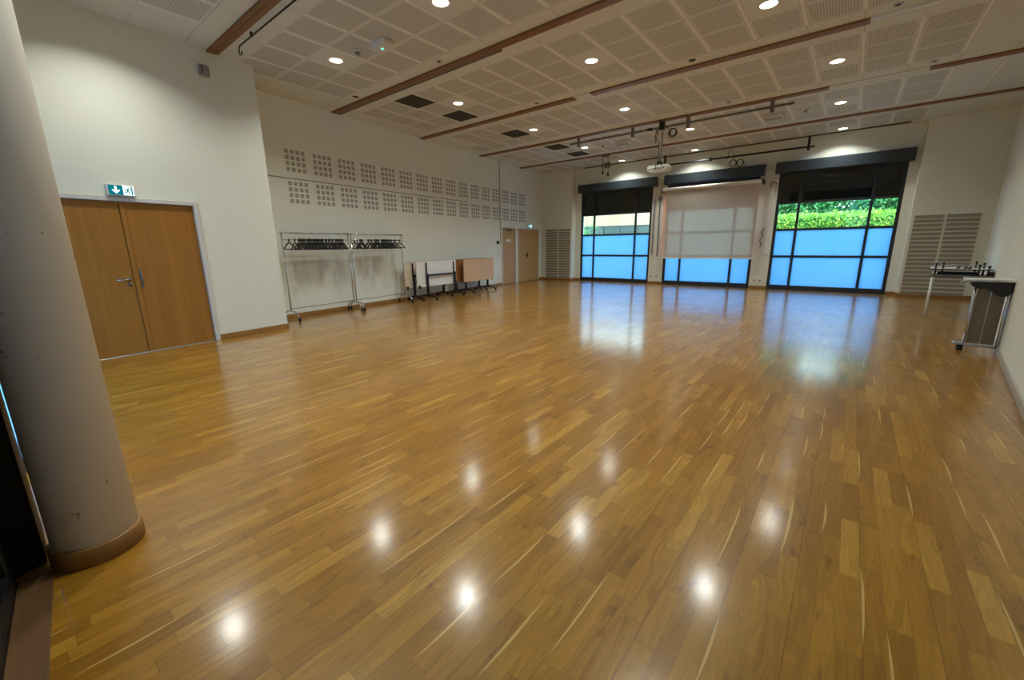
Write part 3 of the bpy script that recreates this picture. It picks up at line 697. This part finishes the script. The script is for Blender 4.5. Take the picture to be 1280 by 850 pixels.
for x, y, lb in ((-5.90, 3.84, 'grey smoke detector beside the nearest left downlight'), (-5.88, 11.48, 'smoke detector left of the grey emergency luminaire'), (-1.14, 11.46, 'smoke detector right of the white emergency luminaire')):
    t = thing('smoke_detector', lb, 'smoke detector', (x, y, ZC)); MB().lathe([(.055, 0), (.055, -.02), (.045, -.03)], 20).build('base', 'white', t); MB().lathe([(.040, -.03), (.034, -.055), (.018, -.07), (0, -.072)], 20).build('sensor_head', 'grey', t)
for x, y, mt, lb in ((-2.30, 7.36, 'dark', 'dark oval ceiling spot just before the third rail'), (.057, 7.37, 'alu', 'chrome ringed ceiling spot near the bare end of the third rail'), (.636, 9.91, 'alu', 'small ceiling spot before the fourth rail at right'), (-2.31, 9.88, 'alu', 'tiny silver ceiling sensor before the fourth rail'), (-5.26, 7.37, 'alu', 'tiny silver ceiling sensor before the third rail at left'), (-5.29, 4.84, 'chrome', 'silver ceiling spot before the second rail'), (-7.63, 4.84, 'dark', 'black ceiling spot before the second rail near the left wall')):
    t = thing('ceiling_spot', lb, 'ceiling spot', (x, y, ZC)); MB().lathe([(.030, -.001), (.034, -.012), (.052, -.006), (.054, 0)], 20).build('spot_ring', mt, t); MB().lathe([(.0, -.016), (.022, -.012), (.029, -.002)], 16).build('spot_lens', 'plastic', t)

# ------------------------------------------------------------------ column and blackout at near left
t = thing('column', 'round white column with scuffed paint and wooden base ring, near left', 'column', (-2.597, .076, 0))
MB().lathe([(.147, .08), (.147, ZC)], 64).build('shaft', 'column', t)
MB().lathe([(.162, 0), (.162, .085), (.158, .09), (.14, .09)], 64).build('base_ring', 'skirt', t)
t = thing('blackout_door', 'black glazed door frame with lowered blackout beside the column', 'door', (-2.551+2.56, -.182-.21, 0), -.0814)
m = MB(); m.box(-2.56, .55, -.06, 0, 0, .10, b=.005).box(-2.56, -2.48, -.06, 0, .1, ZC-.4, b=.005).box(-1.75, -1.68, -.06, 0, .1, ZC-.4, b=.005).box(-.55, -.48, -.06, 0, .1, ZC-.4, b=.005).box(-2.56, 1.0, -.06, 0, ZC-.45, ZC-.01, b=.005)
m.build('door_frame', 'black', t); MB().box(-2.50, -1.70, -.05, -.03, .1, ZC-.4).build('blackout_sheet', 'blind', t)
MB().box(-1.68, -.55, -.05, -.03, .1, ZC-.4).build('blackout_sheet', 'blind', t)
for a, b in ((-.48, .55),): MB().box(a, b, -.05, -.035, .1, ZC-.4).build('frosted_pane', 'film', t)  # unseen frosted pane behind the camera, added to bring daylight onto the column
t = thing('blackout_curtain', 'black blackout curtain bunched behind the white column', 'curtain', (-2.85, -.329, 0))
m = MB(); pts = []
for k in range(48):
    a = 2*math.pi*k/48; rx, ry = .28, .255; f_ = 1+.045*math.sin(a*9); pts.append((rx*math.copysign(abs(math.cos(a))**.45, math.cos(a))*f_, min(.244, ry*math.copysign(abs(math.sin(a))**.45, math.sin(a))*f_)))
m.prism(pts, .02, ZC-.03, smooth=True); m.build('curtain_fabric', 'blind', t)
MB().box(-.3, .3, -.02, .02, ZC-.03, ZC-.001).build('curtain_rail', 'black', t)

# ------------------------------------------------------------------ coat racks (local x along wall, local -y into room)
def caster(m_, x, y, z=0.0, r=.028):
    m_.tube([(x-.012, y, z+r), (x+.012, y, z+r)], r, 12)
def coat_rack(y0, L, label):
    t = thing('garment_rack', label, 'garment rack', lw(y0, .33), AL)
    MB().tube([(-.03, 0, 1.66), (L+.03, 0, 1.66)], .016, 12).build('top_rail', 'chrome', t)
    MB().tube([(0, 0, 1.535), (L, 0, 1.535)], .008, 8).build('hanging_rail', 'chrome', t)
    MB().tube([(0, 0, 1.345), (L, 0, 1.345)], .005, 8).build('lower_rail', 'chrome', t)
    MB().tube([(0, 0, .235), (L, 0, .235)], .009, 8).build('bottom_rail', 'chrome', t)
    for x in (0, L):
        MB().tube([(x, 0, .20), (x, 0, 1.68)], .014, 12).build('post', 'chrome', t)
        f_ = MB().tube([(x, .21, .06), (x, .20, .13), (x, .14, .185), (x, 0, .20), (x, -.14, .185), (x, -.20, .15), (x, -.25, .06)], .014, 10).build('foot', 'chrome', t)
        for yy in (.21, -.25):
            m = MB(); caster(m, x, yy, 0, .030); m.box(x-.02, x+.02, yy-.015, yy+.015, .04, .075); m.build('caster', 'plastic', f_)
    return t
Y1 = 3.40; L1 = 1.43*CL
coat_rack(Y1, L1, 'chrome rolling garment rack nearest the near double door, full of black hangers')
coat_rack(Y1+1.43+.07, 1.45*CL, 'chrome rolling garment rack beside the folded tables, full of black hangers')
hp = thing('clothes_hanger', 'x', 'hanger')
m = MB()
m.tube([(0, -.150, -.168), (0, -.08, -.10), (0, -.02, -.060), (0, 0, -.055), (0, .02, -.060), (0, .08, -.10), (0, .150, -.168)], .012, 6).tube([(0, -.150, -.172), (0, .150, -.172)], .010, 6)
m.tube([(0, -.150, -.160), (0, -.160, -.178), (0, -.145, -.190)], .011, 6).tube([(0, .150, -.160), (0, .160, -.178), (0, .145, -.190)], .011, 6)
m.build('hanger_body', 'plastic', hp)
MB().box(-.010, .010, -.014, .014, -.035, .022, b=.003).tube([(0, 0, -.03), (0, 0, -.06)], .004, 6).build('hook_block', 'plastic', hp)
used = False
def hangers(ys, off, label_f, grp):
    global used
    for i, y in enumerate(ys):
        o = hp if not used else copy_tree(hp); used = True
        px_ = lw(y, off, 1.534); o.location = px_; o.rotation_euler = (0, 0, AL+random.uniform(-.10, .10)+(.25 if i == 0 else 0))
        o['label'] = label_f(i, len(ys)); o['group'] = grp
a0 = [3.53, 3.645]+[3.72+.026*i for i in range(6)]+[3.895+.022*i for i in range(5)]+[4.02+.0215*i for i in range(11)]+[4.29+.024*i for i in range(2)]+[4.365, 4.39, 4.435, 4.46]+[4.52+.035*i for i in range(6)]
hangers(a0, .33, lambda i, n: 'black clothes hanger hanging alone at the left end of the left rack' if i == 0 else ('second black clothes hanger from the left end of the left rack' if i == 1 else 'black clothes hanger in the crowded row on the left garment rack'), 'hangers on the left garment rack')
a1 = [4.99, 5.06]+[5.13+.022*i for i in range(4)]+[5.35, 5.375, 5.43, 5.455]+[5.54+.022*i for i in range(6)]+[5.73+.022*i for i in range(11)]+[6.0, 6.03, 6.10, 6.16, 6.28]
hangers(a1, .33, lambda i, n: 'black clothes hanger hanging last at the right end of the right rack' if i == n-1 else ('black clothes hanger at the left end of the right rack' if i == 0 else 'black clothes hanger in the crowded row on the right garment rack'), 'hangers on the right garment rack')

# ------------------------------------------------------------------ folded flip-top tables
def folded_table(y0, off, L, legs, z0, z1, top_mat, under_side, label, under_mat='under'):
    """under_side True: underside (frame) towards the room"""
    t = thing('folding_table', label, 'table', lw(y0, off), AL)
    s = -1 if under_side else 1
    tp = MB().box(0, L, -.013, .013, z0, z1, b=.004)
    # two faced board: faces towards -y get material 0
    tp.build('tabletop', top_mat, t)
    MB().box(-.001, L+.001, -.015, .015, z1-.002, z1+.002, b=.001).build('edge_band', 'plastic', t)
    back = min(.30, off-.045-s*.055)
    for x in legs:
        MB().box(x-.025, x+.025, s*.055-.03, s*.055+.03, .10, .68, b=.006).build('column_leg', 'black', t)
        if under_side: MB().box(x-.018, x+.018, s*.028-.014, s*.028+.014, z0+.05, z1-.04, b=.004).build('top_bracket', 'black', t)
        q = s*.055
        f_ = MB().tube([(x, q-.30, .055), (x, q-.25, .085), (x, q-.12, .105), (x, q, .11), (x, q+back*.4, .105), (x, q+back*.83, .085), (x, q+back, .055)], [.014, .018, .022, .026, .022, .018, .014], 10).build('foot', 'black', t)
        for yy in (q-.30, q+back):
            m = MB(); caster(m, x, yy, 0, .028); m.box(x-.018, x+.018, yy-.014, yy+.014, .035, .07); m.build('caster', 'plastic', f_)
    MB().box(min(legs)-.05, max(legs)+.05, s*.055-.018, s*.055+.018, .62, .66, b=.006).build('crossbar', 'black', t)
    for x in (.06, L-.06):
        MB().box(x-.03, x+.03, s*.035-.02, s*.035+.02, z0-.03, z0+.05, b=.006).build('latch', 'plastic', t)
folded_table(6.47, .22, 1.58, (.28, 1.42), .33, 1.0, 'creamboard', True, 'folded table with cream underside behind the white one, nearest the racks')
folded_table(6.72, .40, 1.58, (.34, 1.46), .34, 1.01, 'under', True, 'folded table with white underside and black frame facing the room')
folded_table(8.40, .24, 1.58, (.16, 1.30), .32, 1.0, 'brown', False, 'folded brown wood table tucked behind the pale wood one')
folded_table(8.60, .44, 1.57, (.16, 1.30), .33, 1.0, 'beech', False, 'folded table with pale wood top, nearest the far single door')

# ------------------------------------------------------------------ trolley and table at right
t = thing('folding_trolley', 'white topped trolley with chrome legs and black net by the right wall', 'trolley', (0, 7.55, 0))
tp = MB().prism([(1.20, -.02), (1.24, -.05), (1.57, -.05), (1.60, -.02), (1.60, .42), (1.20, .42)], .875, .895).build('top_board', 'white', t)
MB().tube([(1.60, -.03, .885), (1.24, -.055, .885), (1.18, -.03, .885)], .014, 8).build('edge_rail', 'alu', t)
MB().tube([(1.185, .0, .875), (1.15, -.02, .868), (1.13, .02, .868)], .014, 8).build('clamp_handle', 'chrome', t)
nt_ = MB(); ps = [(1.21, .875), (1.585, .875), (1.585, .80), (1.565, .755), (1.54, .72), (1.51, .70), (1.475, .70), (1.44, .72), (1.41, .75), (1.37, .78), (1.33, .79), (1.29, .785), (1.25, .80), (1.22, .83)]
nt_.prism([(a, b) for a, b in ps], -.02, .12, plane='xz'); nt_.build('black_net', 'plastic', t)
MB().tube([(1.262, .02, .07), (1.262, .02, .875)], .014, 10).build('leg', 'chrome', t)
MB().tube([(1.545, .0, .06), (1.545, .0, .875)], .014, 10).build('leg', 'chrome', t)
MB().tube([(1.575, .05, .06), (1.575, .05, .875)], .022, 10).build('leg', 'alu', t)
MB().box(1.285, 1.405, .03, .045, .10, .80, b=.003).box(1.409, 1.525, .03, .045, .10, .80, b=.003).build('side_panel', 'panelbrown', t)
MB().box(1.22, 1.60, .0, .04, .06, .09, b=.006).build('bottom_bar', 'alu', t)
MB().box(1.17, 1.26, -.04, .06, .075, .11, b=.01).build('caster_bracket', 'alu', t)
m = MB(); m.tube([(1.215, .01, .04), (1.265, .01, .04)], .040, 16); m.build('caster', 'rubber', t)
MB().tube([(1.55, .0, .07), (1.55, -.02, .01)], .013, 8).tube([(1.52, .3, .07), (1.52, .3, .012)], .013, 8).build('foot', 'alu', t)

t = thing('white_table', 'small white table with black edge against the right wall behind the trolley', 'table', (1.18, 10.6, 0), -.12)
MB().box(0, .74, 0, 1.2, .735, .755, b=.004).build('tabletop', 'black', t)
MB().box(.01, .73, .01, 1.19, .756, .760, b=.001).build('top_laminate', 'white', t)
for x, y in ((.03, .03), (.71, .05), (.03, 1.15), (.71, 1.15)):
    MB().tube([(x, y, 0), (x, y, .735)], .020, 10).build('leg', 'white', t)
t = thing('equipment_stack', 'black edged board with short black posts stacked on the white table', 'equipment', (1.16, 10.62, .76), -.12)
MB().box(-.02, .76, 0, .7, .095, .115, b=.004).build('upper_board', 'black', t)
MB().box(.0, .74, .01, .69, .116, .120, b=.001).build('upper_laminate', 'white', t)
for x, y, h_ in ((.07, .03, .22), (.16, .12, .23), (.60, .08, .20), (.66, .30, .22), (.71, .05, .18), (.57, .5, .24)):
    MB().tube([(x, y, 0), (x, y, h_)], .014, 8).tube([(x, y, h_-.03), (x, y, h_)], .02, 8).build('post', 'plastic', t)
MB().tube([(.07, .1, .17), (.36, .16, .19), (.68, .14, .17)], .008, 6).build('wire_arm', 'alu', t)
for x in (.33, .42, .47): MB().tube([(x, .12, .12), (x+.04, .12, .12+.03)], .016, 8).build('knob', 'plastic', t)
MB().box(.10, .60, .08, .5, .0, .05, b=.01).build('lower_case', 'plastic', t)
t = thing('round_speaker', 'small dark round device by the right wall beside the stack', 'speaker', (1.93, 10.75, .76))
MB().lathe([(.05, 0), (.05, .05), (.035, .07), (0, .075)], 20).build('device_body', 'greymet', t)

# ------------------------------------------------------------------ outdoors
structure(MB().box(-60, 40, 14.86, 90, -.25, -.05).build('ground', 'ground'))
structure(MB().box(-20, 10, -30, -.95, -.25, -.05).build('ground_near', 'ground'))
def leaves(n, fn, size, mat, name, parent=None, loc=(0, 0, 0)):
    m = MB()
    for i in range(n):
        p = Vector(fn()); d = Vector((random.gauss(0, 1), random.gauss(-.6, 1), random.gauss(.4, 1))).normalized()
        a = d.orthogonal().normalized(); a.rotate(Matrix.Rotation(random.random()*6.28, 3, d)); b = d.cross(a); s_ = size*random.uniform(.6, 1.3)
        m.add([p-a*s_, p-b*s_*.45, p+a*s_+d*s_*.2, p+b*s_*.45], [(0, 1, 2), (0, 2, 3)], 0)
    return m.build(name, mat, parent, loc)
t = thing('hedge', 'clipped yellow-green leafy hedge outside the right window', 'hedge', (0, 19.5, 0))
MB().box(-7, 4, .3, 1.1, 0, 2.25).build('hedge_core', 'tree', t)
leaves(26000, lambda: (random.uniform(-7.1, 4.1), random.uniform(-.05, .35) if random.random() < .75 else random.uniform(.1, 1.1), 0) if False else (lambda u: (random.uniform(-7.1, 4.1), u, (random.uniform(.8, 2.42+.06*random.gauss(0, 1)) if u < .35 else random.uniform(2.2, 2.46))))(random.uniform(0, 1.1) if random.random() < .3 else random.uniform(0, .35)), .055, 'hedge', 'hedge_leaves', t)
for cx, ty, r_, lb in ((-2.9, 24, 2.0, 'dark green tree behind the hedge at left'), (2.0, 24, 2.3, 'dark green tree behind the hedge at right'), (-.6, 28.5, 3.0, 'farther dark green tree seen between the two hedge trees')):
    t = thing('tree', lb, 'tree', (cx, ty, 0)); MB().tube([(0, 0, -.1), (.05, 0, 1.4), (0, 0, 2.6)], [.16, .12, .08], 10).build('trunk', 'bark', t)
    def ff(r_=r_):
        while True:
            p = Vector((random.uniform(-1, 1), random.uniform(-1, 1), random.uniform(-1, 1)))
            if .55 < p.length < 1: return (p.x*r_, p.y*r_*.7, 3.4+p.z*2.2)
    leaves(12000, ff, .12, 'tree', 'foliage', t)
t = thing('neighbour_building', 'pale timber clad building beyond the left window', 'building', (-17, 34, 0), .12)
MB().box(-9, 9, 0, 4, -.1, 2.0).build('lower_wall', 'render', t); MB().box(-9, 9, -.05, 4, 2.95, 7).build('timber_cladding', 'cladding', t)
for k in range(12):
    f_ = MB().box(-8.9+k*1.45, -8.9+k*1.45+.12, -.02, .1, 2.0, 2.95).box(-8.9+k*1.45, -7.5+k*1.45, -.02, .1, 2.88, 2.95).build('window_frame', 'frame', t)
    MB().box(-8.82+k*1.45, -7.48+k*1.45, .05, .08, 2.0, 2.9).build('pane', 'outglass', f_)
t = thing('shrub', 'green shrub in front of the neighbouring building', 'shrub', (-17.0, 28, 0))
leaves(4000, lambda: (lambda p: (p[0]*2.2, p[1]*.7, 1.6+p[2]*1.3))([random.gauss(0, .45) for _ in range(3)]), .10, 'tree', 'foliage', t)
